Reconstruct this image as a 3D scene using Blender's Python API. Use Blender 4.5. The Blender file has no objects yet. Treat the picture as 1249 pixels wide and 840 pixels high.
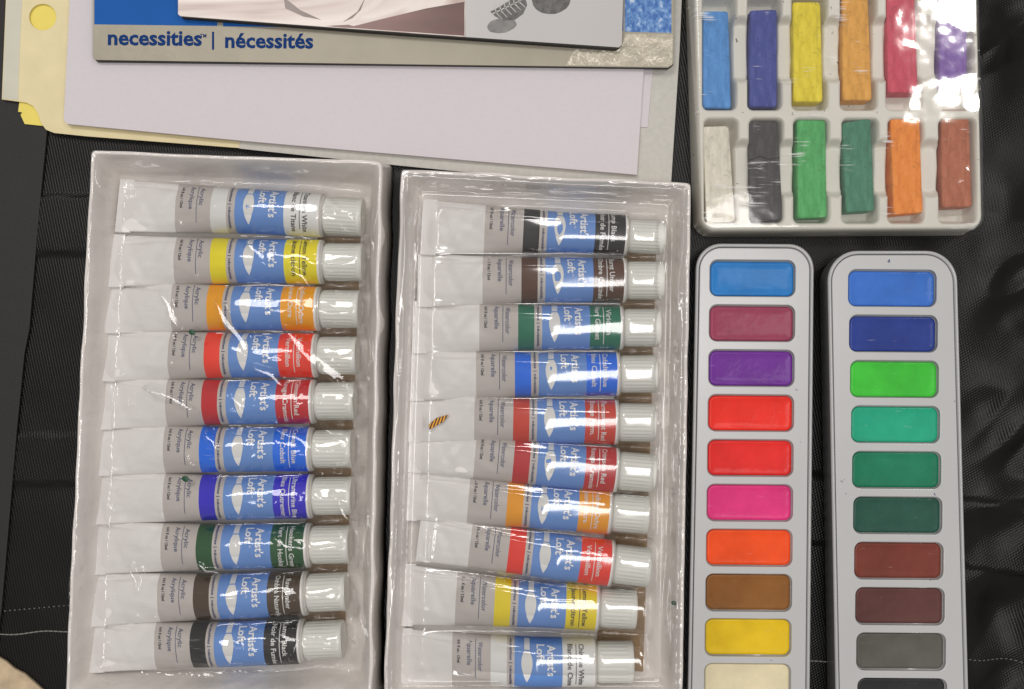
import bpy, bmesh, math, random
import numpy as np
from mathutils import Vector, noise as mnoise

# ---------------------------------------------------------------- camera, world, lamps
S = 0.00032            # one unit of the measuring grid in metres
D = 1312.0             # camera height above the cloth in grid units
CX, CY = 624.5, 420.0
scene = bpy.context.scene
cam_d = bpy.data.cameras.new("camera"); cam = bpy.data.objects.new("camera", cam_d)
scene.collection.objects.link(cam); scene.camera = cam
cam.location = (0, 0, D*S)
cam_d.sensor_width = 36.0; cam_d.lens = 36.0*D/1249.0
cam_d.clip_start = 0.01; cam_d.clip_end = 50
w = bpy.data.worlds.new("World"); scene.world = w; w.use_nodes = True
w.node_tree.nodes['Background'].inputs[0].default_value = (1.0, 0.95, 0.92, 1)
w.node_tree.nodes['Background'].inputs[1].default_value = 0.35

def area(name, loc, size, power, col, target=(0, 0, 0)):
    l = bpy.data.lights.new(name, 'AREA'); l.shape = 'DISK' if isinstance(size, float) else 'RECTANGLE'
    if isinstance(size, float): l.size = size
    else: l.size, l.size_y = size
    l.energy = power; l.color = col
    o = bpy.data.objects.new(name, l); scene.collection.objects.link(o); o.location = loc
    o.rotation_euler = (Vector(target)-Vector(loc)).to_track_quat('-Z', 'Y').to_euler()
    return o
area("ceiling_lamp", (0.845, 0.635, 1.62), 0.105, 2.8, (1.0, 0.96, 0.90))
area("ceiling_lamp", (-0.45, 0.75, 1.6), (0.45, 0.45), 7.0, (1.0, 0.96, 0.93))
area("ceiling_lamp", (0.12, -0.15, 1.9), (1.1, 0.28), 9.6, (1.0, 0.97, 0.95))
vs = scene.view_settings
vs.view_transform = 'Standard'; vs.look = 'None'; vs.exposure = 0.12; vs.gamma = 1.0
scene.cycles.max_bounces = 8; scene.cycles.transparent_max_bounces = 12
scene.cycles.caustics_reflective = False; scene.cycles.caustics_refractive = False

random.seed(4)
C = scene.collection

# ---------------------------------------------------------------- helpers
def W(px, py, z=0.0):
    """photo measure at height z -> grid position on the table"""
    k = (D-z)/D
    return np.array([(px-CX)*k, (CY-py)*k, z])

def lin(c):
    return tuple(((v/255.0)/12.92 if v/255.0 <= 0.04045 else ((v/255.0+0.055)/1.055)**2.4) for v in c)

def thing(name, label, cat, loc=(0, 0, 0), group=None):
    o = bpy.data.objects.new(name, None); C.objects.link(o)
    o.location = tuple(float(v)*S for v in loc); o.empty_display_size = 0.01
    o['label'] = label; o['category'] = cat
    if group: o['group'] = group
    return o

def tag(o, label, cat, group=None):
    o['label'] = label; o['category'] = cat
    if group: o['group'] = group
    return o

def obj(name, verts, faces, mats, parent=None, fm=None, smooth=True, fix=True, loc=None):
    v = np.asarray(verts, dtype=float)*S
    base = np.zeros(3)
    if loc is not None: base = np.asarray(loc, dtype=float)*S
    elif parent is not None:
        base = np.array(parent.location)
        if parent.parent is not None: base = base+np.array(parent.parent.location)
    me = bpy.data.meshes.new(name)
    me.from_pydata((v-base).tolist(), [], [tuple(int(i) for i in f) for f in faces])
    if not isinstance(mats, (list, tuple)): mats = [mats]
    for m in mats: me.materials.append(m)
    if fm is not None: me.polygons.foreach_set('material_index', fm)
    if fix:
        bm = bmesh.new(); bm.from_mesh(me); bmesh.ops.recalc_face_normals(bm, faces=bm.faces); bm.to_mesh(me); bm.free()
    if smooth: me.polygons.foreach_set('use_smooth', [True]*len(me.polygons))
    o = bpy.data.objects.new(name, me); C.objects.link(o)
    if parent is not None: o.parent = parent
    elif loc is not None: o.location = tuple(base)
    return o

class MB:
    """collects pieces of one mesh, in grid units"""
    def __init__(s): s.v = []; s.f = []; s.m = []
    def add(s, verts, faces, mi=0):
        n = len(s.v); s.v += [tuple(p) for p in verts]
        s.f += [tuple(i+n for i in f) for f in faces]
        s.m += (list(mi) if isinstance(mi, (list, tuple)) else [mi]*len(faces))
    def build(s, name, mats, parent=None, **k): return obj(name, s.v, s.f, mats, parent, fm=s.m, **k)

# ---- materials
def nodes(name):
    m = bpy.data.materials.new(name); m.use_nodes = True
    nt = m.node_tree; return m, nt, nt.nodes['Principled BSDF']
def N(nt, t, **k):
    n = nt.nodes.new(t)
    for a, b in k.items(): setattr(n, a, b)
    return n
def ramp(nt, fac, stops):
    r = N(nt, 'ShaderNodeValToRGB'); nt.links.new(fac, r.inputs[0])
    e = r.color_ramp.elements
    while len(e) < len(stops): e.new(0.5)
    for q, (p, c) in zip(e, stops): q.position = p; q.color = (*c[:3], 1)
    return r
def tex(nt, kind='ShaderNodeTexNoise', scale=300.0, detail=4.0, stretch=(1, 1, 1), rot=0.0, **k):
    tc = N(nt, 'ShaderNodeTexCoord'); mp = N(nt, 'ShaderNodeMapping')
    mp.inputs['Scale'].default_value = stretch; mp.inputs['Rotation'].default_value = (0, 0, rot)
    nt.links.new(tc.outputs['Object'], mp.inputs[0])
    t = N(nt, kind); nt.links.new(mp.outputs[0], t.inputs['Vector'])
    t.inputs['Scale'].default_value = scale
    if 'Detail' in t.inputs: t.inputs['Detail'].default_value = detail
    for a, b in k.items(): t.inputs[a].default_value = b
    return t
def mat(name, rgb, rough=0.5, var=0.10, vscale=120.0, bump=0.0, bscale=600.0, coat=0.0, metal=0.0, stretch=(1, 1, 1),
        specks=0.0, speck_col=(40, 38, 36), spec=0.5, raw=False):
    m, nt, b = nodes(name)
    c = rgb if raw else lin(rgb)
    t = tex(nt, scale=vscale, detail=5, stretch=stretch)
    r = ramp(nt, t.outputs[0], [(0.3, tuple(x*(1-var) for x in c)), (0.7, tuple(min(1, x*(1+var*0.6)) for x in c))])
    out = r.outputs[0]
    if specks:
        t2 = tex(nt, scale=260.0, detail=3, Roughness=0.7)
        r2 = ramp(nt, t2.outputs[0], [(0.70-specks, (0, 0, 0)), (0.735-specks, (1, 1, 1))])
        mx = N(nt, 'ShaderNodeMix', data_type='RGBA'); nt.links.new(r2.outputs[0], mx.inputs[0])
        nt.links.new(out, mx.inputs[6]); mx.inputs[7].default_value = (*lin(speck_col), 1); out = mx.outputs[2]
    nt.links.new(out, b.inputs['Base Color'])
    b.inputs['Roughness'].default_value = rough; b.inputs['Metallic'].default_value = metal
    b.inputs['Specular IOR Level'].default_value = spec
    b.inputs['Coat Weight'].default_value = coat; b.inputs['Coat Roughness'].default_value = 0.12
    if bump:
        t3 = tex(nt, scale=bscale, detail=4, stretch=stretch)
        bp = N(nt, 'ShaderNodeBump'); bp.inputs['Strength'].default_value = 1.0; bp.inputs['Distance'].default_value = bump*S
        nt.links.new(t3.outputs[0], bp.inputs['Height']); nt.links.new(bp.outputs[0], b.inputs['Normal'])
        nt.links.new(bp.outputs[0], b.inputs['Coat Normal'])
    return m

def film(name, rough=0.07, gain=1.8, veil=0.03, crinkle=0.5, cscale=260.0, stretch=(1, 1, 1), scratch=0.0):
    """thin clear plastic: mirror-like reflection by Fresnel over full transparency"""
    m, nt, b = nodes(name); nt.nodes.remove(b)
    out = nt.nodes['Material Output']
    t = tex(nt, scale=cscale, detail=3, stretch=stretch, Roughness=0.55)
    t2 = tex(nt, scale=cscale*0.23, detail=2, stretch=stretch, Distortion=1.5)
    ad = N(nt, 'ShaderNodeMath', operation='MULTIPLY_ADD'); nt.links.new(t2.outputs[0], ad.inputs[0]); ad.inputs[1].default_value = 4.0
    nt.links.new(t.outputs[0], ad.inputs[2]); h = ad.outputs[0]
    bp = N(nt, 'ShaderNodeBump'); bp.inputs['Strength'].default_value = 1; bp.inputs['Distance'].default_value = crinkle*S
    nt.links.new(h, bp.inputs['Height'])
    fr = N(nt, 'ShaderNodeFresnel'); fr.inputs[0].default_value = 1.5; nt.links.new(bp.outputs[0], fr.inputs[1])
    mu = N(nt, 'ShaderNodeMath', operation='MULTIPLY'); nt.links.new(fr.outputs[0], mu.inputs[0]); mu.inputs[1].default_value = gain; mu.use_clamp = True
    mn = N(nt, 'ShaderNodeMath', operation='MINIMUM'); nt.links.new(mu.outputs[0], mn.inputs[0]); mn.inputs[1].default_value = 0.26; mu = mn
    gl = N(nt, 'ShaderNodeBsdfGlossy'); gl.inputs['Roughness'].default_value = rough; nt.links.new(bp.outputs[0], gl.inputs['Normal'])
    tr = N(nt, 'ShaderNodeBsdfTransparent'); tr.inputs[0].default_value = (0.995, 0.995, 0.99, 1)
    df = N(nt, 'ShaderNodeBsdfDiffuse'); df.inputs[0].default_value = (0.9, 0.89, 0.88, 1)
    m1 = N(nt, 'ShaderNodeMixShader'); m1.inputs[0].default_value = veil
    if scratch:
        acc = None
        for rot_, sc0, off in ((0.9, 110, 0.0), (-0.5, 130, 0.01), (0.25, 90, 0.02)):
            sc_ = tex(nt, scale=sc0, detail=2, stretch=(0.55, 14, 1), rot=rot_, Roughness=0.6)
            brk = tex(nt, scale=75+sc0*0.2, detail=2)
            ml = N(nt, 'ShaderNodeMath', operation='MULTIPLY'); nt.links.new(sc_.outputs[0], ml.inputs[0]); nt.links.new(brk.outputs[0], ml.inputs[1])
            sr = ramp(nt, ml.outputs[0], [(0.385+off, (veil,)*3), (0.45+off, (veil+scratch,)*3)])
            if acc is None: acc = sr.outputs[0]
            else:
                mx_ = N(nt, 'ShaderNodeMath', operation='MAXIMUM'); nt.links.new(acc, mx_.inputs[0]); nt.links.new(sr.outputs[0], mx_.inputs[1]); acc = mx_.outputs[0]
        nt.links.new(acc, m1.inputs[0])
    nt.links.new(tr.outputs[0], m1.inputs[1]); nt.links.new(df.outputs[0], m1.inputs[2])
    m2 = N(nt, 'ShaderNodeMixShader'); nt.links.new(mu.outputs[0], m2.inputs[0])
    nt.links.new(m1.outputs[0], m2.inputs[1]); nt.links.new(gl.outputs[0], m2.inputs[2])
    nt.links.new(m2.outputs[0], out.inputs['Surface'])
    return m

# ---- flat outlines, text
def outline_mesh(loops, zt, thick=0.0, bevel=0.0):
    """closed loops of (x,y) -> filled mesh (holes allowed), top face at zt, going down by thick"""
    cu = bpy.data.curves.new('tmp', 'CURVE'); cu.dimensions = '2D'; cu.fill_mode = 'BOTH' if thick else 'FRONT'
    for lp in loops:
        sp = cu.splines.new('POLY'); sp.points.add(len(lp)-1)
        for p, q in zip(sp.points, lp): p.co = (q[0], q[1], 0, 1)
        sp.use_cyclic_u = True
    cu.extrude = thick/2; cu.bevel_depth = bevel; cu.bevel_resolution = 2; cu.offset = -bevel
    o = bpy.data.objects.new('tmp', cu); C.objects.link(o)
    dg = bpy.context.evaluated_depsgraph_get(); dg.update()
    me = bpy.data.meshes.new_from_object(o.evaluated_get(dg))
    v = np.array([x.co[:] for x in me.vertices]); f = [tuple(p.vertices) for p in me.polygons]
    v[:, 2] += zt-thick/2-bevel
    bpy.data.objects.remove(o); bpy.data.curves.remove(cu); bpy.data.meshes.remove(me)
    return v, f

_tc = {}
def text_mesh(s, cap, length=None, bold=0.0, step=0.0):
    """text as flat triangles, x along reading, cap height = cap, squeezed to a given length"""
    key = (s, cap, length, bold, step)
    if key in _tc: return _tc[key]
    cu = bpy.data.curves.new('tmp', 'FONT'); cu.body = s; cu.size = cap/0.73; cu.resolution_u = 2; cu.offset = bold
    o = bpy.data.objects.new('tmp', cu); C.objects.link(o)
    dg = bpy.context.evaluated_depsgraph_get(); dg.update()
    me = bpy.data.meshes.new_from_object(o.evaluated_get(dg))
    bm = bmesh.new(); bm.from_mesh(me)
    bmesh.ops.remove_doubles(bm, verts=bm.verts, dist=1e-4)
    xs = [v.co.x for v in bm.verts]; x0, x1 = min(xs), max(xs)
    k = (length/(x1-x0)) if length else 1.0
    for v in bm.verts: v.co.x = (v.co.x-x0)*k
    if step:
        L = (x1-x0)*k; n = int(L/step)
        for i in range(1, n+1):
            bmesh.ops.bisect_plane(bm, geom=bm.verts[:]+bm.edges[:]+bm.faces[:], plane_co=(i*step, 0, 0), plane_no=(1, 0, 0))
    bm.verts.ensure_lookup_table()
    for i, v in enumerate(bm.verts): v.index = i
    r = (np.array([v.co[:2] for v in bm.verts]), [tuple(v.index for v in f.verts) for f in bm.faces])
    bm.free(); bpy.data.objects.remove(o); bpy.data.curves.remove(cu); bpy.data.meshes.remove(me)
    _tc[key] = r
    return r

def rr(cx, cy, hx, hy, r, n=6, rot=0.0):
    pts = []
    for sx, sy, a0 in ((1, 1, 0), (-1, 1, 90), (-1, -1, 180), (1, -1, 270)):
        for i in range(n+1):
            a = math.radians(a0+90*i/n)
            pts.append((sx*(hx-r)+r*math.cos(a), sy*(hy-r)+r*math.sin(a)))
    c, s = math.cos(rot), math.sin(rot)
    return [(cx+x*c-y*s, cy+x*s+y*c) for x, y in pts]

def sstep(a, b, x):
    t = np.clip((x-a)/(b-a), 0, 1); return t*t*(3-2*t)

def blur(a, n):
    if n < 1: return a
    k = np.ones(2*n+1)/(2*n+1)
    p = np.pad(a, n, mode='edge')
    p = np.apply_along_axis(lambda r: np.convolve(r, k, 'valid'), 0, p)
    return np.apply_along_axis(lambda r: np.convolve(r, k, 'valid'), 1, p)

def nz(X, Y, sx, sy, seed=0.0, octv=3):
    out = np.empty(X.shape)
    for i, (x, y) in enumerate(zip(X.ravel(), Y.ravel())):
        out.flat[i] = mnoise.fractal(Vector((x/sx, y/sy, seed)), 1.0, 2.0, octv)
    return out
def ridge(X, Y, sx, sy, seed=0.0, ang=0.0):
    c, s = math.cos(ang), math.sin(ang)
    n = nz(X*c+Y*s, -X*s+Y*c, sx, sy, seed, 2)
    return 1-np.minimum(1, np.abs(n)*3.0)

class Quad:
    """four photo corners TL,TR,BR,BL at height z; local (p,q) run over half sizes hx,hy about the middle"""
    def __init__(s, pts, z):
        s.c = [W(x, y, z)[:2] for x, y in pts]
        s.hx = (np.linalg.norm(s.c[1]-s.c[0])+np.linalg.norm(s.c[2]-s.c[3]))/4
        s.hy = (np.linalg.norm(s.c[3]-s.c[0])+np.linalg.norm(s.c[2]-s.c[1]))/4
        s.mid = sum(s.c)/4
    def map(s, p, q):
        u = (np.asarray(p)/s.hx+1)/2; v = (1-np.asarray(q)/s.hy)/2   # v=0 at the top edge
        u = u[..., None]; v = v[..., None]
        return (s.c[0]*(1-u)+s.c[1]*u)*(1-v)+(s.c[3]*(1-u)+s.c[2]*u)*v
    def loop(s, inset, r, n=6):
        pts = np.array(rr(0, 0, s.hx-inset, s.hy-inset, max(r, 0.5), n))
        return s.map(pts[:, 0], pts[:, 1])

def loft(loops, closed_last=True, closed_first=False):
    """loops: list of (Nx2 array, z)"""
    v = []; f = []; n = len(loops[0][0])
    for xy, z in loops: v += [(x, y, z) for x, y in xy]
    for k in range(len(loops)-1):
        for i in range(n):
            j = (i+1) % n
            f.append((k*n+i, k*n+j, (k+1)*n+j, (k+1)*n+i))
    if closed_last: f.append(tuple(range((len(loops)-1)*n, len(loops)*n)))
    if closed_first: f.append(tuple(range(n))[::-1])
    return v, f

def grid_sheet(quad, step, r, zfun, grow=0.0):
    """height field over a rounded quad; zfun(P,Q,X,Y,d) -> z ; d = inset distance"""
    hx, hy = quad.hx+grow, quad.hy+grow
    nx, ny = int(2*hx/step)+1, int(2*hy/step)+1
    p = np.linspace(-hx, hx, nx); q = np.linspace(-hy, hy, ny)
    P, Q = np.meshgrid(p, q)
    ax, ay = np.abs(P)-(hx-r), np.abs(Q)-(hy-r)
    out = (ax > 0) & (ay > 0); L = np.hypot(np.maximum(ax, 0), np.maximum(ay, 0))
    over = out & (L > r)
    k = np.where(over, r/np.maximum(L, 1e-6), 1.0)
    P = np.where(over, np.sign(P)*((hx-r)+ax*k), P); Q = np.where(over, np.sign(Q)*((hy-r)+ay*k), Q)
    ax, ay = np.abs(P)-(hx-r), np.abs(Q)-(hy-r)
    d = r-(np.hypot(np.maximum(ax, 0), np.maximum(ay, 0))+np.minimum(np.maximum(ax, ay), 0))
    XY = quad.map(P, Q); X, Y = XY[..., 0], XY[..., 1]
    Z = zfun(P, Q, X, Y, d)
    v = np.stack([X, Y, Z], -1).reshape(-1, 3)
    idx = np.arange(nx*ny).reshape(ny, nx)
    keep = ~(over[:-1, :-1] & over[1:, :-1] & over[:-1, 1:] & over[1:, 1:])
    f = np.stack([idx[:-1, :-1], idx[:-1, 1:], idx[1:, 1:], idx[1:, :-1]], -1)[keep]
    return v, f.tolist()

def box_pts(loop, z0, z1, bev=1.0):
    """prism over a convex loop with softened top edge"""
    l = np.array(loop); c = l.mean(0); d = l-c; L = np.linalg.norm(d, axis=1, keepdims=True)
    return loft([(l, z0), (l, z1-bev), (c+d*(1-bev*0.3/L), z1-bev*0.3), (c+d*(1-bev/L), z1)], True, True)

# ---------------------------------------------------------------- materials
M = {}
M['card'] = mat('white carton board', (242, 236, 231), 0.62, 0.08, 50, bump=2.4, bscale=110)
M['kraft'] = mat('brown carton board', (150, 122, 88), 0.8, 0.25, 150, bump=0.5)
M['liner'] = mat('white liner', (222, 215, 212), 0.5, 0.05, 60)
M['alu'] = mat('white lacquered tube', (234, 231, 229), 0.38, 0.03, 50, bump=0.4, bscale=110)
M['crimp'] = mat('white tube fold', (238, 235, 234), 0.42, 0.04, 50)
M['grey'] = mat('grey print', (194, 187, 182), 0.42, 0.03, 60)
M['blue'] = mat('cornflower print', (102, 146, 214), 0.5, 0.05, 60, spec=0.3)
M['ink'] = mat('navy ink', (46, 62, 108), 0.5, 0.05)
M['darkink'] = mat('dark ink', (34, 35, 44), 0.5, 0.05)
M['white'] = mat('white ink', (240, 240, 240), 0.45, 0.02)
M['pale'] = mat('pale ink', (222, 222, 220), 0.45, 0.02)
M['cap'] = mat('white plastic cap', (226, 226, 219), 0.38, 0.03)
M['neck'] = mat('grey plastic shoulder', (200, 197, 190), 0.35, 0.03)
M['film'] = film('clear shrink film', rough=0.06, gain=1.6, veil=0.015, crinkle=0.12, cscale=150, scratch=0.10)
M['blister'] = film('clear rigid plastic', rough=0.11, gain=2.6, veil=0.01, crinkle=0.15, cscale=60, stretch=(0.5, 1.5, 1), scratch=0.0)
M['wrap'] = film('scratched clear wrap', rough=0.06, gain=1.4, veil=0.03, crinkle=0.05, cscale=160, scratch=0.5)
M['tray'] = mat('white plastic tray', (222, 219, 208), 0.32, 0.06, 40, specks=0.02, speck_col=(96, 92, 70))
M['tin'] = mat('painted grey metal', (180, 181, 181), 0.25, 0.03, 60, coat=0.3)
M['tin_edge'] = mat('bare metal rim', (150, 151, 153), 0.25, 0.05, 60, metal=0.8)
M['tin_plate'] = mat('satin grey plastic plate', (190, 191, 191), 0.28, 0.03, 40, coat=0.15, specks=-0.02, speck_col=(70, 82, 110))
M['paper'] = mat('white drawing paper', (214, 208, 212), 0.85, 0.02, 700, bump=0.15, bscale=1500)
M['board'] = mat('grey white backing board', (200, 198, 190), 0.7, 0.06, 500, bump=0.4, bscale=900)
M['manila'] = mat('cream plastic folder', (228, 214, 168), 0.38, 0.06, 90, bump=0.3, bscale=200)
M['yellow_paper'] = mat('yellow paper', (240, 222, 110), 0.7, 0.05)
M['padgold'] = mat('champagne print', (156, 150, 134), 0.45, 0.05, 80, metal=0.25, bump=0.4, bscale=160)
M['padblue'] = mat('royal blue print', (20, 92, 172), 0.6, 0.05, 60, spec=0.2)
M['padink'] = mat('deep blue lettering', (14, 56, 116), 0.7, 0.05, spec=0.15)
M['padedge'] = mat('dark pad edge', (40, 38, 36), 0.7, 0.1)
M['gap'] = mat('black plastic pan cup', (26, 26, 27), 0.5, 0.05)  # shade in the gap around each pan, put in as black

# ---------------------------------------------------------------- the cloth
def cloth_z(X, Y):
    PXc = X+CX; PYc = CY-Y
    right = sstep(930, 1180, PXc)
    z = -3+1.2*nz(X, Y, 160, 120, 3.3)
    z = z+right*(26*nz(X, Y, 130, 170, 7.7, 2)*sstep(1165, 1235, PXc)+4*nz(X, Y, 60, 120, 2.7, 2)+14*ridge(X, Y, 260, 110, 1.3, 0.6)*sstep(1160, 1230, PXc)-9)
    # webbing straps: ribbed bands crossing the bag
    strapL = sstep(236, 240, PYc)*(1-sstep(306, 312, PYc))*(1-sstep(120, 200, PXc))
    strapL2 = sstep(528, 532, PYc)*(1-sstep(588, 594, PYc))*(1-sstep(120, 200, PXc))
    yR = PYc-0.16*(PXc-1170)
    strapR = sstep(604, 610, yR)*(1-sstep(688, 692, yR))*sstep(960, 980, PXc)
    z = z+3.0*strapL+2.0*strapL2+5.0*strapR
    rib = 1.1*np.cos(yR*2*math.pi/8.0)
    return z+rib*(strapL*0.7+strapL2*0.7+strapR)

m, nt, b = nodes('black nylon cloth')
t = tex(nt, scale=30, detail=4); r = ramp(nt, t.outputs[0], [(0.3, lin((10, 10, 9))), (0.7, lin((18, 18, 17)))])
nt.links.new(r.outputs[0], b.inputs['Base Color'])
t2 = tex(nt, 'ShaderNodeTexWave', scale=330, rot=math.radians(58), Distortion=0.4)
t3 = tex(nt, 'ShaderNodeTexWave', scale=300, rot=math.radians(-12), Distortion=0.4)
ad = N(nt, 'ShaderNodeMath', operation='ADD'); nt.links.new(t2.outputs['Fac'], ad.inputs[0]); nt.links.new(t3.outputs['Fac'], ad.inputs[1])
bp = N(nt, 'ShaderNodeBump'); bp.inputs['Strength'].default_value = 0.8; bp.inputs['Distance'].default_value = 0.18*S
nt.links.new(ad.outputs[0], bp.inputs['Height']); nt.links.new(bp.outputs[0], b.inputs['Normal'])
b.inputs['Roughness'].default_value = 0.33; b.inputs['Specular IOR Level'].default_value = 0.24
M['cloth'] = m

xs = np.concatenate([np.arange(-3000, -760, 90), np.arange(-760, 900, 4.0), np.arange(900, 3000, 90)])
ys = np.concatenate([np.arange(-2600, -560, 90), np.arange(-560, 560, 4.0), np.arange(560, 2600, 90)])
X, Y = np.meshgrid(xs, ys); Z = cloth_z(X, Y)
idx = np.arange(X.size).reshape(X.shape)
F = np.stack([idx[:-1, :-1], idx[:-1, 1:], idx[1:, 1:], idx[1:, :-1]], -1).reshape(-1, 4)
ground = obj('cloth_ground', np.stack([X, Y, Z], -1).reshape(-1, 3), F, M['cloth'], fix=False)
ground['kind'] = 'structure'

def thread(pts, rad, matl, name, dash=None):
    """stitches as small capsules along a path"""
    mb = MB()
    segs = []
    P = [np.array(p, float) for p in pts]
    if dash is None: segs = list(zip(P[:-1], P[1:]))
    else:
        on, off = dash
        for a, b_ in zip(P[:-1], P[1:]):
            L = np.linalg.norm(b_-a); u = (b_-a)/L; s_ = 0
            while s_ < L: segs.append((a+u*s_, a+u*min(L, s_+on))); s_ += on+off
    for a, b_ in segs:
        u = (b_-a)/max(1e-6, np.linalg.norm(b_-a)); n = np.array([-u[1], u[0], 0]); up = np.array([0, 0, 1.0])
        vv = []
        for e, rr_ in ((0, 0.5), (0.15, 1), (0.85, 1), (1, 0.5)):
            for k in range(6):
                an = k*math.pi/3
                vv.append(a+(b_-a)*e+rad*rr_*(math.cos(an)*n+math.sin(an)*up))
        ff = [(i*6+k, i*6+(k+1) % 6, i*6+6+(k+1) % 6, i*6+6+k) for i in range(3) for k in range(6)]
        mb.add(vv, ff+[tuple(range(6)), tuple(range(18, 24))])
    return mb.build(name, matl, ground)
def on_cloth(px, py, up=0.8):
    p = W(px, py, 0); p[2] = float(cloth_z(np.array([[p[0]]]), np.array([[p[1]]]))[0, 0])+up; return p
M['thread'] = mat('silver grey thread', (130, 128, 122), 0.45, 0.1)
M['thread2'] = mat('grey thread', (110, 108, 104), 0.5, 0.1)
thread([on_cloth(x, 774-0.05*x+1.2*math.sin(x*.09)) for x in range(-20, 100, 6)], 0.9, M['thread'], 'stitching')
thread([on_cloth(x, 746-0.09*x) for x in range(-20, 100, 6)], 0.8, M['thread2'], 'stitching', (2.2, 3.8))
thread([on_cloth(x, 808+1.0*math.sin(x*.1)) for x in range(970, 1030, 6)], 0.9, M['thread'], 'stitching')
thread([on_cloth(x, 806+0.10*(x-1180)+2*math.sin(x*.08)) for x in range(1170, 1300, 6)], 0.7, M['thread2'], 'stitching', (3, 2.5))

# ---------------------------------------------------------------- tubes
BANDS_L = [-176, -130, -110, -99.5, -41]
BANDS_R = [-168, -122, -103, -94, -38]
def tube(tail, sh, r, a0, z0, roll, colour, ink, lines, bands, medium, vol, label, group, cap_len=48, k=1.0, nseed=0.0):
    zc0 = z0+r
    A = W(tail[0], tail[1], z0+9); B = W(sh[0], sh[1], zc0)
    L = float(np.linalg.norm(B[:2]-A[:2])); e1 = (B[:2]-A[:2])/L; e2 = np.array([e1[1], -e1[0]])
    base = np.array([(A[0]+B[0])/2, (A[1]+B[1])/2, z0])
    root = thing('paint_tube', label, 'paint tube', base, group)
    def prof(u):
        t = float(sstep(14, 165, np.array(float(u))))
        t2 = min(1, max(0, u/165.0))
        a = a0+(r-a0)*(t2**1.1)
        b_ = 1.3+(r-1.3)*(0.45*t+0.55*t2**0.8)
        zc = z0+11+(zc0-z0-11)*t2
        return a, b_, zc, roll*(1-t2)
    def F(u, phi, lift=0.0, dent=True):
        a, b_, zc, al = prof(min(u, L))
        k2 = 1.0
        if u > L: k2 = math.sqrt(max(0.0, 1-((u-L)/4.0)**2))*0.12+0.88
        v = (a*k2+lift)*math.sin(phi); w_ = (b_*k2+lift)*math.cos(phi)
        if dent:
            n = mnoise.fractal(Vector((u*0.018, v*0.03, nseed)), 1.0, 2.0, 3)
            w_ += 3.6*n*max(0.12, min(1, (230-u)/150.0))*(1 if w_ > 0 else 0.2)*min(1, u/20.0)
            if w_ > -2 and u > 10:
                g1 = v+a*(0.80-0.0006*u)+1.5*math.sin(u*.05+nseed); w_ -= 3.0*math.exp(-(g1/1.7)**2)*max(0, min(1, (92-u)/50.0))
                g2 = u-(36+10*math.sin(nseed*5))-0.5*v; w_ -= 1.7*math.exp(-(g2/2.6)**2)
                g3 = u-(62+8*math.sin(nseed*3))+0.7*v; w_ -= 1.5*math.exp(-(g3/3.0)**2)
        ca, sa = math.cos(al), math.sin(al)
        v, w_ = v*ca-w_*sa, w_*ca+v*sa
        x = A[0]+e1[0]*u+e2[0]*v; y = A[1]+e1[1]*u+e2[1]*v
        return (x, y, zc+w_)
    NP = 72
    bl = [L+q*k for q in bands]
    us = sorted(set([0, 4, 9, 15]+[float(x) for x in np.arange(18, L-6, 5)]+bl+[L-2.2, L-1.0, L, L+1.2, L+2.2]))
    us = [u for i, u in enumerate(us) if i == 0 or u-us[i-1] > 0.5 or u in bl]
    mb = MB(); vv = []; ff = []; fm = []
    for u in us:
        for i in range(NP): vv.append(F(u, 2*math.pi*i/NP))
    def band(u):
        if u < bl[0]: return 0
        if u < bl[1]: return 1
        if u < bl[2]: return 2
        if u < bl[3]: return 1
        if u < bl[4]: return 3
        if u < L-1.6: return 2
        return 0 if u < L+0.4 else 9
    for j in range(len(us)-1):
        mi = band((us[j]+us[j+1])/2)
        for i in range(NP):
            ff.append((j*NP+i, j*NP+(i+1) % NP, (j+1)*NP+(i+1) % NP, (j+1)*NP+i)); fm.append(mi)
    ff.append(tuple(range(NP))); fm.append(0); ff.append(tuple(range((len(us)-1)*NP, len(us)*NP))); fm.append(0)
    mb.add(vv, ff, fm)
    def put(s, cap, length, u, s0, mi, bold=0.0):
        v2, f2 = text_mesh(s, cap, length, bold, 3.0)
        mb.add([F(L+(u+y)*k, (s0+x)/r, 0.42) for x, y in v2], f2, mi)
    def patch(pts, mi, lift=0.35):   # pts: list of rows [(u,s0,s1)] going along s
        pass
    def strip(rows, mi, lift=0.30):   # rows of (s, ulo, uhi)
        v2 = []; f2 = []
        for s_, lo, hi in rows: v2 += [F(L+lo*k, s_/r, lift), F(L+hi*k, s_/r, lift)]
        for i in range(len(rows)-1): f2.append((2*i, 2*i+1, 2*i+3, 2*i+2))
        mb.add(v2, f2, mi)
    o = bands[4]+41
    put("Artist's", 9.6, 37*k, -58.5+o, -28, 4, 0.3)
    put("Loft", 9.2, 22*k, -71+o, -29, 4, 0.3)
    put("TM", 2.2, 3.0, -66+o, -6, 4)
    # brush mark
    c = -82.5+o
    strip([(s_, c-3.2, c+3.2) for s_ in np.arange(-40, -20.5, 3)]+[(-20.5, c-3.4, c+3.4)], 5)
    rows = []
    for s_ in np.arange(-19, 9, 2.0):
        t = (s_+19)/29.0; hw = 3.2+3.2*math.sin(math.pi*min(1, t*0.98)**0.9)*1.05
        rows.append((s_, c-hw, c+hw))
    strip(rows, 5)
    hw0 = rows[-1][2]-c; strip([(s_, c-hw0*(1-((s_-7)/12.0)**1.3), c+hw0*(1-((s_-7)/12.0)**1.3)+0.05) for s_ in np.arange(7, 19.1, 2.0)], 4, 0.36)
    # colour name
    put(lines[0], 6.2, min(56, 4.1*len(lines[0])), -19, -30 if len(lines[0]) > 9 else -24, 6, 0.12)
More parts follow.
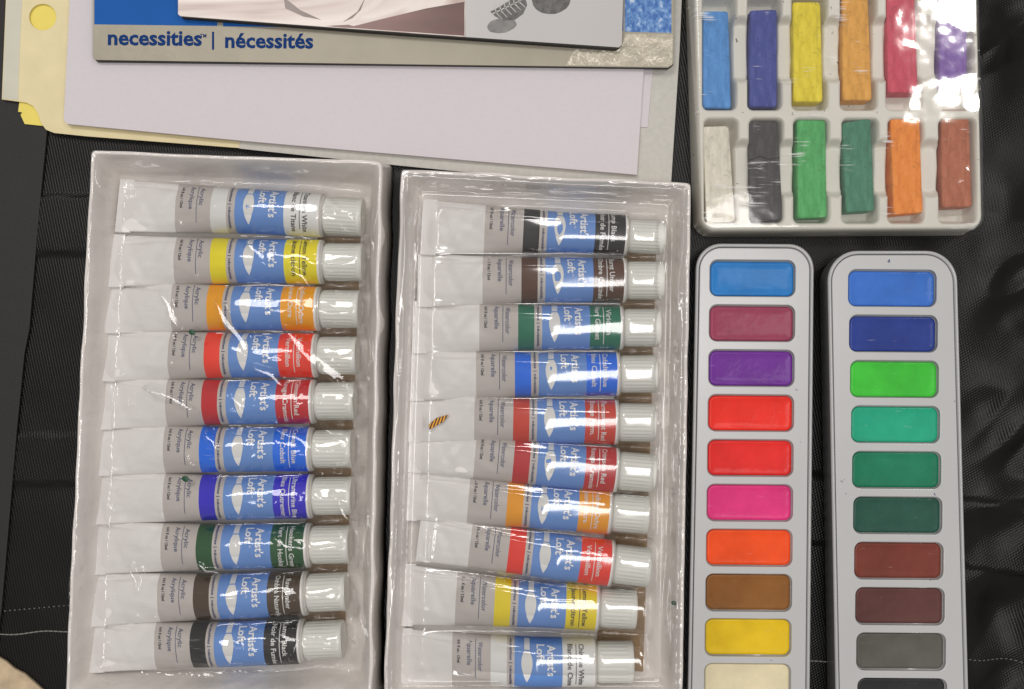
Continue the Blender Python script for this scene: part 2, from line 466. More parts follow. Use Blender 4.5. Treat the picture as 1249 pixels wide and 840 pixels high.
    put(lines[1], 6.2, min(56, 4.1*len(lines[1])), -32, -30 if len(lines[1]) > 9 else -24, 6, 0.12)
    strip([(s_, -22.6, -21.8) for s_ in np.arange(-30, 24, 4)], 6)
    # narrow strip
    put("necessities | nécessités", 3.4, 62, bands[2]+3.2, -36, 7, 0.12)
    # medium
    put(medium[0], 6.0, 3.3*len(medium[0]), bands[1]-15, -25, 7, 0.05)
    put(medium[1], 6.0, 3.3*len(medium[1]), bands[1]-28, -27, 7, 0.05)
    strip([(s_, bands[1]-18.4, bands[1]-17.7) for s_ in np.arange(-30, 22, 4)], 7)
    put(vol, 3.6, 27, bands[1]-40, -26, 8, 0.18)
    mb.build('body', [M['alu'], M['grey'], colour, M['blue'], M['white'], M['pale'], ink, M['ink'], M['darkink'], M['neck']], root)
    # folded tail
    a, b_, zc, al = prof(0)
    ca, sa = math.cos(al), math.sin(al)
    sec = []
    for (u, h) in ((-1.5, 1.4), (-1.0, 2.6), (16.0, 2.8), (17.2, 1.2)):
        row = []
        for vv_, s_ in ((-a-0.8, -1), (-a-0.8, 1), (-a*0.5, 1), (0, 1), (a*.5, 1), (a+0.8, 1), (a+0.8, -1), (0, -1)):
            w_ = s_*h+0.5*mnoise.noise(Vector((u*.05, vv_*.05, nseed+4)))
            x, y_ = vv_*ca-w_*sa, w_*ca+vv_*sa
            row.append((A[0]+e1[0]*u+e2[0]*x, A[1]+e1[1]*u+e2[1]*x, zc+y_))
        sec.append(row)
    v2 = [p for r_ in sec for p in r_]; f2 = []
    for j in range(3):
        for i in range(8): f2.append((j*8+i, j*8+(i+1) % 8, j*8+8+(i+1) % 8, j*8+8+i))
    f2 += [tuple(range(8)), tuple(range(24, 32))]
    obj('folded_tail', v2, f2, M['crimp'], root, smooth=False)
    # screw cap
    R = r*0.865; v2 = []; f2 = []
    NC = 112
    st = [(2.0, .50, 0), (2.0, .80, 0), (3.6, .86, 0), (5, .965, 0), (7, .975, .4), (8, .985, 1), (cap_len-8, .985, 1), (cap_len-7, .99, .3), (cap_len-6, 1.0, 0), (cap_len-1.2, .995, 0), (cap_len-.2, .97, 0), (cap_len, .94, 0), (cap_len-1.2, .80, 0), (cap_len-1.2, .3, 0)]
    for (u, q, rib) in st:
        for i in range(NC):
            an = 2*math.pi*i/NC; rad = R*q*(1-0.05*rib*(1 if (i % 4) == 0 else 0))
            v = rad*math.sin(an); w_ = rad*math.cos(an)
            v2.append((A[0]+e1[0]*(L+u)+e2[0]*v, A[1]+e1[1]*(L+u)+e2[1]*v, zc0+w_))
    for j in range(len(st)-1):
        for i in range(NC): f2.append((j*NC+i, j*NC+(i+1) % NC, (j+1)*NC+(i+1) % NC, (j+1)*NC+i))
    f2.append(tuple(range((len(st)-1)*NC, len(st)*NC)))
    cp = obj('screw_cap', v2, f2, M['cap'], root)
    return dict(A=A, L=L, e1=e1, e2=e2, a0=a0, r=r, prof=prof, zc0=zc0, cap=cap_len, R=R)

def tube_top(T, X, Y, ex=2.0, mg=1.0, capm=1.0):
    """height of a tube's upper side over the table positions, -inf elsewhere"""
    u = (X-T['A'][0])*T['e1'][0]+(Y-T['A'][1])*T['e1'][1]
    v = (X-T['A'][0])*T['e2'][0]+(Y-T['A'][1])*T['e2'][1]
    t2 = np.clip(u/165.0, 0, 1); t = sstep(14, 165, u)
    a = T['a0']+(T['r']-T['a0'])*t2**1.1
    b_ = 1.3+(T['r']-1.3)*(0.45*t+0.55*t2**0.8)
    z0 = T['zc0']-T['r']; zc = z0+11+(T['zc0']-z0-11)*t2
    a = a+mg; sq = lambda q: np.maximum(0, 1-np.abs(q)**ex)**(1.0/ex)
    z = np.where((np.abs(v) < a) & (u > -2) & (u < T['L']+2), zc+b_*sq(v/a), -1e9)
    zr = np.where((np.abs(v) < T['R']+mg) & (u >= T['L']+2) & (u < T['L']+T['cap']+capm), T['zc0']+(T['R']+1)*sq(v/(T['R']+mg)), -1e9)
    return np.maximum(z, zr)

def cm(name, rgb): return mat(name, rgb, 0.5, 0.04, 60, spec=0.3)
inkW, inkD = M['white'], M['darkink']
PW = mat('white name band', (228, 228, 226), 0.38, 0.03, 60)
acr = [
 ((146, 251), (393, 262.5), 'titanium white', PW, M['darkink'], ("Titanium White", "Blanc de Titane"), 'white acrylic tube with black-lettered white band, topmost in the left box'),
 ((136, 318), (393, 319.5), 'lemon', cm('lemon yellow band', (240, 224, 20)), M['darkink'], ("Lemon Yellow", "Jaune citron"), 'acrylic tube with bright lemon yellow bands, second from top of the left box'),
 ((131, 374), (389, 376.5), 'ochre', cm('ochre band', (244, 164, 4)), M['pale'], ("Yellow Ochre", "Jaune Ocre"), 'acrylic tube with orange-yellow ochre bands in the left box'),
 ((127, 432.5), (386, 433.5), 'vermilion', cm('vermilion band', (246, 60, 36)), M['pale'], ("Vermilion", "Vermillon"), 'acrylic tube with bright vermilion red bands in the left box'),
 ((122, 491), (383, 489.5), 'crimson', cm('crimson band', (196, 28, 38)), M['pale'], ("Crimson Red", "Rouge Cramoisi"), 'acrylic tube with deep crimson red bands in the left box'),
 ((120, 547), (380, 547.5), 'cobalt', cm('cobalt band', (0, 108, 236)), M['pale'], ("Cobalt Blue", "Bleu Cobalt"), 'acrylic tube with cobalt blue bands in the left box'),
 ((118, 606), (380, 605), 'ultramarine', cm('ultramarine band', (44, 30, 200)), M['pale'], ("Ultramarine Blue", "Bleu Outremer"), 'acrylic tube with violet-blue ultramarine bands in the left box'),
 ((114, 667), (377, 664.5), 'green', cm('hooker green band', (20, 80, 38)), M['pale'], ("Hooker's Green", "Vert de Hooker"), 'acrylic tube with dark green bands in the left box'),
 ((112, 730), (373, 723), 'umber', cm('raw umber band', (72, 56, 40)), M['pale'], ("Raw Umber", "Ombre Naturelle"), 'acrylic tube with dark brown umber bands, second from bottom of the left box'),
 ((112, 788), (369, 781.5), 'black', cm('lamp black band', (24, 24, 26)), M['pale'], ("Lamp Black", "Noir de Fumée"), 'acrylic tube with black bands, bottommost in the left box')]
TL = []
for i, (ta, sh, nm, colr, ink, ln, lab) in enumerate(acr):
    TL.append(tube(ta, sh, 26.3, 31.5-(i == 9)*2, 8.0, 0.13, colr, ink, ln, BANDS_L, ("Acrylic", "Acrylique"), "0.41 fl oz / 12ml", lab, 'acrylic tubes in the left box', 49, 0.99, i*3.7))
wat = [
 ((516, 277), (763, 287), 24.2, 33, 6.0, cm('lamp black band', (30, 30, 32)), M['pale'], ("Lamp Black", "Noir de Fumée"), 'watercolour tube with black bands, topmost in the right box', 0),
 ((511, 342), (761, 342), 26.5, 31.5, 6.0, cm('burnt umber band', (84, 50, 34)), M['pale'], ("Burnt Umber", "Ombre Calcinée"), 'watercolour tube with brown umber bands in the right box', 0),
 ((505, 399), (757, 399.5), 26.3, 31, 6.0, cm('viridian band', (10, 112, 84)), M['pale'], ("Viridian", "Vert Guinet"), 'watercolour tube with green bands in the right box', 0),
 ((501, 457), (753, 456), 26.0, 30.5, 6.0, cm('cobalt band', (0, 108, 236)), M['pale'], ("Cobalt Blue", "Bleu Cobalt"), 'watercolour tube with cobalt blue bands in the right box', 0),
 ((498, 509), (751, 514.5), 26.5, 28.5, 6.0, cm('orange red band', (206, 58, 36)), M['pale'], ("Permanent Red", "Rouge Perm."), 'watercolour tube with brick red bands just below the cobalt blue one in the right box', 0),
 ((500, 549), (751, 573), 26.5, 25, 7.0, cm('crimson band', (190, 32, 38)), M['pale'], ("Crimson Red", "Rouge Cramoisi"), 'watercolour tube with crimson bands slanting down to the right in the right box', 0),
 ((495, 602), (743, 624.5), 26.0, 30, 6.0, cm('ochre band', (240, 158, 4)), M['pale'], ("Yellow Ochre", "Jaune Ocre"), 'watercolour tube with ochre orange bands in the right box', 0),
 ((512, 655), (745, 686.5), 27.0, 27, 11.0, cm('vermilion band', (240, 52, 34)), M['pale'], ("Vermilion", "Vermillon"), 'watercolour tube with bright red bands, tapering tail lifted over its neighbours in the right box', 0),
 ((489, 724), (728, 741), 26.3, 36, 6.0, cm('lemon yellow band', (238, 214, 14)), M['darkink'], ("Lemon Yellow", "Jaune citron"), 'watercolour tube with yellow bands in the right box', 0),
 ((486, 800), (724, 807), 28.5, 33, 6.0, PW, M['darkink'], ("Chinese White", "Blanc de Chine"), 'white watercolour tube with black-lettered white band, bottommost in the right box', 0)]
TR = []
for i, (ta, sh, r_, a_, z_, colr, ink, ln, lab, _) in enumerate(wat):
    TR.append(tube(ta, sh, r_, a_, z_, 0.10, colr, ink, ln, BANDS_R, ("Watercolor", "Aquarelle"), "0.41 fl oz / 12ml", lab, 'watercolour tubes in the right box', 46, 1.0, 50+i*2.9))

# ---------------------------------------------------------------- the two cartons
def carton(pts, zr, label, tubes, kraft_px, filmfn, matf, film_name, seed):
    q = Quad(pts, zr)
    base = (q.mid[0], q.mid[1], 0)
    root = thing('paint_box', label, 'paint box', base)
    def wob(lp, amp, sd, z):
        return np.array([p+amp*np.array([mnoise.noise(Vector((p[0]*.02, p[1]*.02, sd))), mnoise.noise(Vector((p[0]*.02, p[1]*.02, sd+9)))]) for p in lp])
    def dense(lp):
        out = []
        for a, b_ in zip(lp, np.roll(lp, -1, axis=0)):
            n = max(1, int(np.linalg.norm(b_-a)/9))
            for i in range(n): out.append(a+(b_-a)*i/n)
        return np.array(out)
    prof = [(-7, 1, 4), (-3, zr*0.5, 4), (0, zr-1.2, 4), (0.8, zr, 4), (3.4, zr, 4), (4.0, zr-1.0, 4)]
    base_loop = dense(q.loop(0, 5))
    mid = q.mid
    loops = []
    for ins, z, r_ in prof:
        lp = q.loop(ins, 5)
        # same density for every ring
        o = []
        l0 = q.loop(0, 5)
        for a, b_, A_, B_ in zip(l0, np.roll(l0, -1, axis=0), lp, np.roll(lp, -1, axis=0)):
            n = max(1, int(np.linalg.norm(b_-a)/9))
            for i in range(n): o.append(A_+(B_-A_)*i/n)
        loops.append((wob(np.array(o), 2.0, seed, z), z))
    for ins, z in ((11, zr*0.6), (18, 12), (20, 9)):
        lp = q.loop(ins, 5); o = []
        l0 = q.loop(0, 5)
        for a, b_, A_, B_ in zip(l0, np.roll(l0, -1, axis=0), lp, np.roll(lp, -1, axis=0)):
            n = max(1, int(np.linalg.norm(b_-a)/9))
            for i in range(n): o.append(A_+(B_-A_)*i/n)
        loops.append((wob(np.array(o), 2.5, seed+3, z), z))
    v, f = loft(loops, True, True)
    obj('carton', v, f, M['card'], root)
    # brown card under the caps
    kp = [W(x, y, 8)[:2] for x, y in kraft_px]
    v, f = box_pts(kp, 8, 12, 0.8)
    obj('brown_insert', v, f, M['kraft'], root, smooth=False)
    v, f = grid_sheet(q, 1.9, 9, lambda P, Q, X, Y, d: np.where(d < 5, 61.8-np.clip(5-d, 0, 5)*7.5+1.4*ridge(X, Y, 26, 9, 4.4, 0.8)*sstep(-.1, .3, nz(X, Y, 60, 60, 8.0, 1)), filmfn(P, Q, X, Y, d-5)+1.3*ridge(X, Y, 22, 8, 1.4, 0.5)*sstep(-.05, .3, nz(X, Y, 50, 50, 3.0, 1))*np.exp(-np.abs(d-6)/6.0)), grow=5.0)
    obj(film_name, v, f, matf, root, fix=False)
    return root, q

def taut(b_, PX, PY, X, Y, strips):
    """flat taut strips of film between folds"""
    for (x0, y0, x1, y1, wd) in strips:
        dx, dy = x1-x0, y1-y0; LL = math.hypot(dx, dy); t = ((PX-x0)*dx+(PY-y0)*dy)/LL**2
        pe = ((PX-x0)*dy-(PY-y0)*dx)/LL+1.6*np.sin(t*9+x0)
        hw = wd*np.sqrt(np.maximum(0.02, np.sin(math.pi*np.clip(t, 0, 1))))
        wt = (1-sstep(0.7, 1.7, np.abs(pe)/hw))*sstep(-0.03, 0.08, t)*(1-sstep(0.92, 1.03, t))
        c0 = W((x0+x1)/2, (y0+y1)/2, 60)*S
        lv = np.array([0.12, -0.15, 1.9])-c0; lv /= np.linalg.norm(lv); cv_ = np.array([0, 0, D*S])-c0; cv_ /= np.linalg.norm(cv_)
        nn = lv+cv_; nn /= nn[2]
        zc_ = np.max(np.where(wt > 0.5, b_, 0))+0.5
        pl = zc_-nn[0]*(X-c0[0]/S)-nn[1]*(Y-c0[1]/S)
        ed = np.abs(nn[0]*dx-nn[1]*(-dy))/2
        pl = np.clip(pl, zc_-8, zc_+8)
        b_ = b_*(1-wt)+(pl+1.5)*wt
    return b_

def film_left(P, Q, X, Y, d):
    raw = np.full(X.shape, 20.0)
    for T in TL: raw = np.maximum(raw, tube_top(T, X, Y))
    b_ = np.maximum(blur(raw, 5), raw*1.0)
    b_ = blur(b_, 1)+3.0+1.1*nz(X, Y, 34, 13, 15.0, 2)
    PX = X+CX
    caps = sstep(375, 400, PX+(CY-Y-420)*-0.0)
    k = (D-60)/D; PX = X/k+CX; PY = CY-Y/k
    # taut folds and small puckers of the film
    b_ = taut(b_, PX, PY, X, Y, ((262, 366, 304, 432, 6), (308, 444, 350, 472, 5), (344, 398, 446, 494, 8), (332, 518, 386, 548, 4),
            (236, 688, 270, 704, 4), (250, 524, 264, 548, 4), (150, 690, 160, 730, 3), (395, 236, 412, 262, 4), (300, 290, 326, 322, 4),
            (190, 352, 214, 404, 4), (420, 690, 440, 742, 4), (404, 600, 430, 640, 4), (170, 470, 236, 500, 4), (330, 655, 372, 672, 4), (282, 476, 298, 506, 3),
            (352, 325, 384, 352, 4), (388, 518, 430, 538, 4), (120, 250, 124, 330, 4), (108, 560, 112, 690, 4), (448, 300, 445, 420, 4), (444, 560, 436, 700, 4)))
    rs = random.Random(23); few = []
    for _i in range(75):
        if _i % 3 == 0: x_, y_ = rs.uniform(385, 452), rs.uniform(225, 830)
        elif _i % 3 == 1: x_, y_ = rs.choice((rs.uniform(92, 128), rs.uniform(440, 458))), rs.uniform(210, 830)
        else: x_, y_ = rs.uniform(140, 390), rs.uniform(215, 820)
        a_ = rs.gauss(0.9, 0.5); l_ = rs.uniform(6, 24)
        few.append((x_, y_, x_+l_*math.cos(a_), y_+l_*math.sin(a_), rs.uniform(1.0, 2.0)))
    b_ = taut(b_, PX, PY, X, Y, few)
    rnd = random.Random(11)
    for _i in range(230):
        cx_, cy_ = (rnd.uniform(130, 455), rnd.uniform(205, 830)) if _i % 3 else (rnd.uniform(372, 450), rnd.uniform(225, 830))
        wd = rnd.uniform(1.6, 3.4); b_ = b_+rnd.uniform(0.5, 1.6)*np.exp(-((PX-cx_)**2+((PY-cy_)*rnd.uniform(.6, 1.6))**2)/wd**2)
    b_ = b_+sstep(378, 400, PX+0.04*(PY-230))*1.2*ridge(X, Y, 40, 16, 8.1, 0.3)*np.exp(-((np.mod(PY-232+0.0, 57.9)-0)/9.0)**2)
    wall = 60.8+0.8*nz(X, Y, 30, 30, 4.0)
    e = sstep(3, 32, d)
    z = wall*(1-e)+b_*e+np.sin(math.pi*np.clip(e, 0, 1))*(4.0*ridge(X, Y, 90, 16, 9.0, 0.25)+2.0*ridge(X, Y, 30, 60, 3.0, 0.4)-3)
    z = taut(z, PX, PY, X, Y, ((116, 196, 122, 236, 3), (130, 200, 230, 203, 2), (300, 206, 420, 212, 2), (456, 236, 452, 330, 2.5), (452, 380, 449, 470, 2.5), (448, 600, 444, 700, 3), (100, 420, 96, 520, 2), (90, 640, 88, 760, 2), (440, 745, 446, 800, 3)))
    return z

def film_right(P, Q, X, Y, d):
    raw = np.full(X.shape, 24.0); ln_ = np.zeros(X.shape)
    for T in TR:
        raw = np.maximum(raw, tube_top(T, X, Y, 2.7, 2.5, 13.0)+1.0)
        u = (X-T['A'][0])*T['e1'][0]+(Y-T['A'][1])*T['e1'][1]; v = (X-T['A'][0])*T['e2'][0]+(Y-T['A'][1])*T['e2'][1]
        hw = T['r']+(T['a0']-T['r'])*np.clip(1-u/165.0, 0, 1)
        on = sstep(-6, 6, u)*(1-sstep(T['L']-12, T['L']-4, u))
        ln_ = ln_+on*(2.0*np.exp(-((v+hw-3.5)/1.3)**2)+1.6*np.exp(-((v+hw-11)/1.2)**2)+1.6*np.exp(-((v-hw+5)/1.3)**2))
        # rounded pocket ends
        ln_ = ln_+2.6*np.exp(-((np.hypot(np.maximum(np.abs(v)-14, 0), np.maximum(u-T['L']-T['cap']-2, 0))-9)/1.6)**2)*(u > T['L']+T['cap']-20)
        ln_ = ln_+2.0*np.exp(-((u-16)/1.6)**2)*(np.abs(v) < hw-3)
    b_ = np.maximum(blur(raw, 2), raw)
    b_ = blur(b_, 1)+1.4+0.35*nz(X, Y, 90, 26, 6.0)+0.7*ln_
    # formed rim: a step down from the carton edge, a rounded gutter, a shelf
    s1 = 61.0+1.0*nz(X, Y, 40, 40, 4.0)
    shelf = 42.0
    z = s1+(shelf-s1)*sstep(8, 17, d)
    z = z+4.0*np.exp(-((d-25)/4.0)**2)
    z = z+4.0*np.exp(-((d-12)/4.5)**2)
    gut = sstep(30, 40, d)
    z = z*(1-gut)+b_*gut
    # crumpled over-wrap at the corners and along the top
    wr = np.exp(-d/9.0)*2.5*ridge(X, Y, 60, 14, 3.7, 0.1)
    k = (D-60)/D; PX = X/k+CX; PY = CY-Y/k
    return taut(z+wr, PX, PY, X, Y, ((497, 232, 487, 420, 3), (486, 430, 479, 640, 2.5), (478, 660, 474, 820, 3), (507, 250, 503, 330, 2), (832, 250, 826, 420, 2.5), (824, 430, 820, 600, 2.2), (819, 640, 815, 800, 2.5), (510, 226, 620, 229, 2), (660, 232, 800, 240, 2.5), (813, 262, 809, 380, 1.8), (806, 450, 803, 600, 1.8)))

boxL, qL = carton([(111, 183), (466, 197), (453, 852), (79, 852)], 60, 'long white carton of acrylic paint tubes under crinkled clear film, left of the pair',
                  TL, [(388, 288), (440, 289), (421, 770), (368, 768)], film_left, M['film'], 'clear_film', 1.0)
boxR, qR = carton([(489, 206), (843, 223), (832, 862), (468, 862)], 60, 'white carton of watercolour paint tubes under a glossy moulded clear cover, right of the pair',
                  TR, [(762, 300), (800, 302), (784, 818), (726, 815)], film_right, M['blister'], 'moulded_cover', 7.0)

# ---------------------------------------------------------------- pastel set
qp = Quad([(842, -30), (1197, -32), (1204, 283), (852, 285)], 40)
colx = [(857, 898), (912, 953), (966, 1009), (1025, 1069), (1081, 1124), (1143, 1188)]
def wells():
    out = []
    for ci, (x0, x1) in enumerate(colx):
        for (y0, y1, dx) in ((-6, 134, 0), (145, 272, 2)):
            out.append((x0+dx, y0, x1+dx, y1))
    return out
def tray_z(P, Q, X, Y, d):
    k = (D-36)/D; PX = X/k+CX; PY = CY-Y/k
    z = np.full(X.shape, 38.0)
    def rsd(x0, y0, x1, y1, r):
        ax = np.abs(PX-(x0+x1)/2)-((x1-x0)/2-r); ay = np.abs(PY-(y0+y1)/2)-((y1-y0)/2-r)
        return r-(np.hypot(np.maximum(ax, 0), np.maximum(ay, 0))+np.minimum(np.maximum(ax, ay), 0))
    dep = np.zeros(X.shape)
    for w_ in wells(): dep = np.maximum(dep, 30*sstep(-1.5, 5, rsd(*w_, 7)))
    for i in range(5):
        xm = (colx[i][1]+colx[i+1][0])/2
        for (ya, yb, dx) in ((22, 98, 0), (172, 238, 2)):
            dep = np.maximum(dep, 13*sstep(-4, 6, rsd(xm-14+dx, ya, xm+14+dx, yb, 12)))
    z = z-dep
    z = z-6*sstep(6, 3, d)-30*sstep(3.0, 0.5, d)
    return z
pt = thing('pastel_tray', 'white plastic tray with twelve compartments for pastel sticks under clear wrap, top right', 'tray', (qp.mid[0], qp.mid[1], 0))
v, f = grid_sheet(qp, 1.7, 20, tray_z)
obj('moulded_tray', v, f, M['tray'], pt, fix=False)
def wrap_z(P, Q, X, Y, d):
    PX = X+CX; PY = CY-Y
    z = 42.5+0.45*nz(X, Y, 95, 80, 11.3, 1)+0.06*nz(X, Y, 14, 14, 2.3, 2)
    PYs = PY+0.20*(PX-1130)+14*nz(X, Y, 55, 55, 21.0, 2); xw = sstep(1030, 1080, PX)
    rampy = 2.7*(0.6*np.clip((PYs-114)/46.0, 0, 1)+0.4*sstep(108, 166, PYs))-2.7*sstep(160, 300, PYs)
    rampy = blur(rampy, 3)
    z = z+rampy*xw+0.00013*np.clip(1130-PX+18*nz(X, Y, 60, 60, 31.0, 2), 0, 60)**2+1.9*np.exp(-((PX-1163)**2+(PY-224)**2)/15.0**2)
    return z-38*sstep(9, 0, d)**1.8
v, f = grid_sheet(qp, 2.6, 22, wrap_z, grow=3)
obj('clear_wrap', v, f, M['wrap'], pt, fix=False)

def pastel_mat(name, rgb, dark=0.45):
    m, nt, b = nodes(name); c = lin(rgb)
    t = tex(nt, scale=210, detail=5, stretch=(1.8, 0.5, 1), Roughness=0.7)
    r1 = ramp(nt, t.outputs[0], [(0.30, tuple(x*0.74 for x in c)), (0.48, c), (0.68, tuple(min(1, x*1.15+0.04) for x in c))])
    t2 = tex(nt, scale=230, detail=5, Roughness=0.75)
    r2 = ramp(nt, t2.outputs[0], [(0.56, (0, 0, 0)), (0.66, (dark,)*3)])
    mx = N(nt, 'ShaderNodeMix', data_type='RGBA'); nt.links.new(r2.outputs[0], mx.inputs[0]); nt.links.new(r1.outputs[0], mx.inputs[6])
    mx.inputs[7].default_value = (*[x*0.25 for x in c], 1)
    nt.links.new(mx.outputs[2], b.inputs['Base Color']); b.inputs['Roughness'].default_value = 0.75
    bp = N(nt, 'ShaderNodeBump'); bp.inputs['Distance'].default_value = 0.8*S; nt.links.new(t.outputs[0], bp.inputs['Height']); nt.links.new(bp.outputs[0], b.inputs['Normal'])
    return m
sticks = [
 ('light blue', (72, 142, 212), [(857.5, 13), (888.5, 13), (892, 132), (857.5, 131)], 'light blue pastel stick in the top left compartment of the tray'),
 ('navy', (52, 66, 150), [(915, 12), (948, 11), (948, 130), (914, 130)], 'dark blue pastel stick in the pastel tray'),
 ('yellow', (232, 212, 26), [(967, 2), (1001, 2), (1004, 124), (968, 124)], 'bright yellow pastel stick in the pastel tray'),
 ('ochre', (228, 164, 62), [(1027, -4), (1059, -4), (1064, 122), (1028, 122)], 'yellow-orange pastel stick in the upper row of the pastel tray'),
 ('rose', (206, 62, 88), [(1081, -6), (1116, -6), (1120, 113), (1083, 113)], 'rose red pastel stick in the pastel tray'),
 ('violet', (120, 80, 168), [(1146, -8), (1180, -8), (1180, 104), (1146, 103)], 'violet pastel stick in the top right compartment of the tray'),
 ('white', (226, 220, 204), [(857, 154), (889, 153), (897, 270), (862, 272)], 'chalky white pastel stick in the bottom left compartment of the tray'),
 ('black', (60, 57, 60), [(913, 147), (949, 147), (955, 268), (915, 268)], 'black pastel stick cracked across its middle in the pastel tray'),
 ('green', (72, 172, 92), [(972, 146), (1007, 146), (1009, 265), (973, 266)], 'light green pastel stick in the lower row of the pastel tray'),
 ('dark green', (58, 128, 98), [(1027, 150), (1062, 143), (1067, 257), (1032, 259)], 'dark green pastel stick with a chipped corner in the pastel tray'),
 ('orange', (244, 140, 36), [(1086, 144), (1122, 143), (1126, 259), (1090, 262)], 'orange pastel stick in the lower row of the pastel tray'),
 ('brown', (178, 100, 66), [(1148, 133), (1182, 133), (1186, 252), (1149, 253)], 'reddish brown pastel stick in the bottom right compartment of the tray')]
for i, (nm, rgb, pts, lab) in enumerate(sticks):
    z0, z1 = 9.0, 34.0
    c4 = [W(x, y, z1)[:2] for x, y in pts]
    NXs, NYs = 10, 30
    # a subdivided block with crumbly edges
    v = []; f = []
    def P3(s_, t_, z): 
        a = c4[0]*(1-s_)+c4[1]*s_; b_ = c4[3]*(1-s_)+c4[2]*s_; p = a*(1-t_)+b_*t_; return (p[0], p[1], z)
    ring = [(s_/NXs, 0) for s_ in range(NXs)]+[(1, t_/NYs) for t_ in range(NYs)]+[(1-s_/NXs, 1) for s_ in range(NXs)]+[(0, 1-t_/NYs) for t_ in range(NYs)]
    cen = sum(c4)/4
    rows = []
    for (z, ins) in ((z0, 0.0), (z0+8, 0.0), (z1-8, 0), (z1-2.2, 0.0), (z1-.6, 0.7), (z1, 2.2)):
        lp = []
        for (s_, t_) in ring:
            p = np.array(P3(s_, t_, z))
            n = mnoise.fractal(Vector((p[0]*.22, p[1]*.22, z*.22+i)), 1, 2, 3)*0.25
            d_ = np.array([(0.5-s_)*2*(1 if abs(s_-.5) > .45 else 0), (0.5-t_)*2*(1 if abs(t_-.5) > .48 else 0)])
            ex = (c4[1]-c4[0])/np.linalg.norm(c4[1]-c4[0]); ey = (c4[3]-c4[0])/np.linalg.norm(c4[3]-c4[0])
            corner = 1.0 if (abs(s_-.5) > .45 and abs(t_-.5) > .48) else 0.0
            q_ = p[:2]+(ex*d_[0]+ey*d_[1])*(ins+max(0, n)+corner*0.8)
            lp.append(q_)
        rows.append((np.array(lp), z))
    v, f = loft(rows, True, True)
    base = (cen[0], cen[1], 0)
    mb = MB(); mb.add(v, f, 0)
    # flat top with slight relief comes from the material; a crack on the black stick
    mats_ = [pastel_mat(nm+' pastel chalk', rgb)]
    if nm == 'black':
        mats_.append(mat('crack', (18, 17, 18), 0.9, 0.1))
        for (sa, ta, sb, tb) in ((0, .40, .35, .36), (.35, .36, .62, .39), (.62, .39, 1, .37)):
            a = np.array(P3(sa, ta-.006, z1+.15)); b_ = np.array(P3(sb, tb-.006, z1+.15)); c_ = np.array(P3(sb, tb+.004, z1+.15)); e_ = np.array(P3(sa, ta+.004, z1+.15))
            mb.add([a, b_, c_, e_], [(0, 1, 2, 3)], 1)
    o = mb.build('pastel_stick', mats_, None, smooth=False, loc=base)
    tag(o, lab, 'pastel stick', 'pastel sticks in the tray')

# ---------------------------------------------------------------- watercolour tins
def pan_mat(name, rgb):
    m, nt, b = nodes(name); c = lin(rgb)
    t = tex(nt, scale=45, detail=5, Roughness=0.6); r1 = ramp(nt, t.outputs[0], [(0.3, tuple(x*0.78 for x in c)), (0.7, tuple(min(1, x*1.12+.006) for x in c))])
    sc_ = tex(nt, scale=120, detail=3, stretch=(1, 6, 1), rot=0.5, Roughness=0.7); sr = ramp(nt, sc_.outputs[0], [(0.66, (0, 0, 0)), (0.74, (0.35,)*3)])
    mx = N(nt, 'ShaderNodeMix', data_type='RGBA'); nt.links.new(sr.outputs[0], mx.inputs[0]); nt.links.new(r1.outputs[0], mx.inputs[6]); mx.inputs[7].default_value = (*[x*0.6+0.3 for x in c], 1)
    nt.links.new(mx.outputs[2], b.inputs['Base Color']); b.inputs['Roughness'].default_value = 0.5
    b.inputs['Coat Weight'].default_value = 0.10; b.inputs['Coat Roughness'].default_value = 0.12; b.inputs['Specular IOR Level'].default_value = 0.25
    t2 = tex(nt, scale=300, detail=4); bp = N(nt, 'ShaderNodeBump'); bp.inputs['Distance'].default_value = 0.5*S
    nt.links.new(t2.outputs[0], bp.inputs['Height']); nt.links.new(bp.outputs[0], b.inputs['Normal'])
    t3 = tex(nt, scale=90, detail=3, stretch=(1.2, 1, 1)); bp2 = N(nt, 'ShaderNodeBump'); bp2.inputs['Distance'].default_value = 0.7*S
    nt.links.new(t3.outputs[0], bp2.inputs['Height']); nt.links.new(bp2.outputs[0], b.inputs['Coat Normal'])
    return m
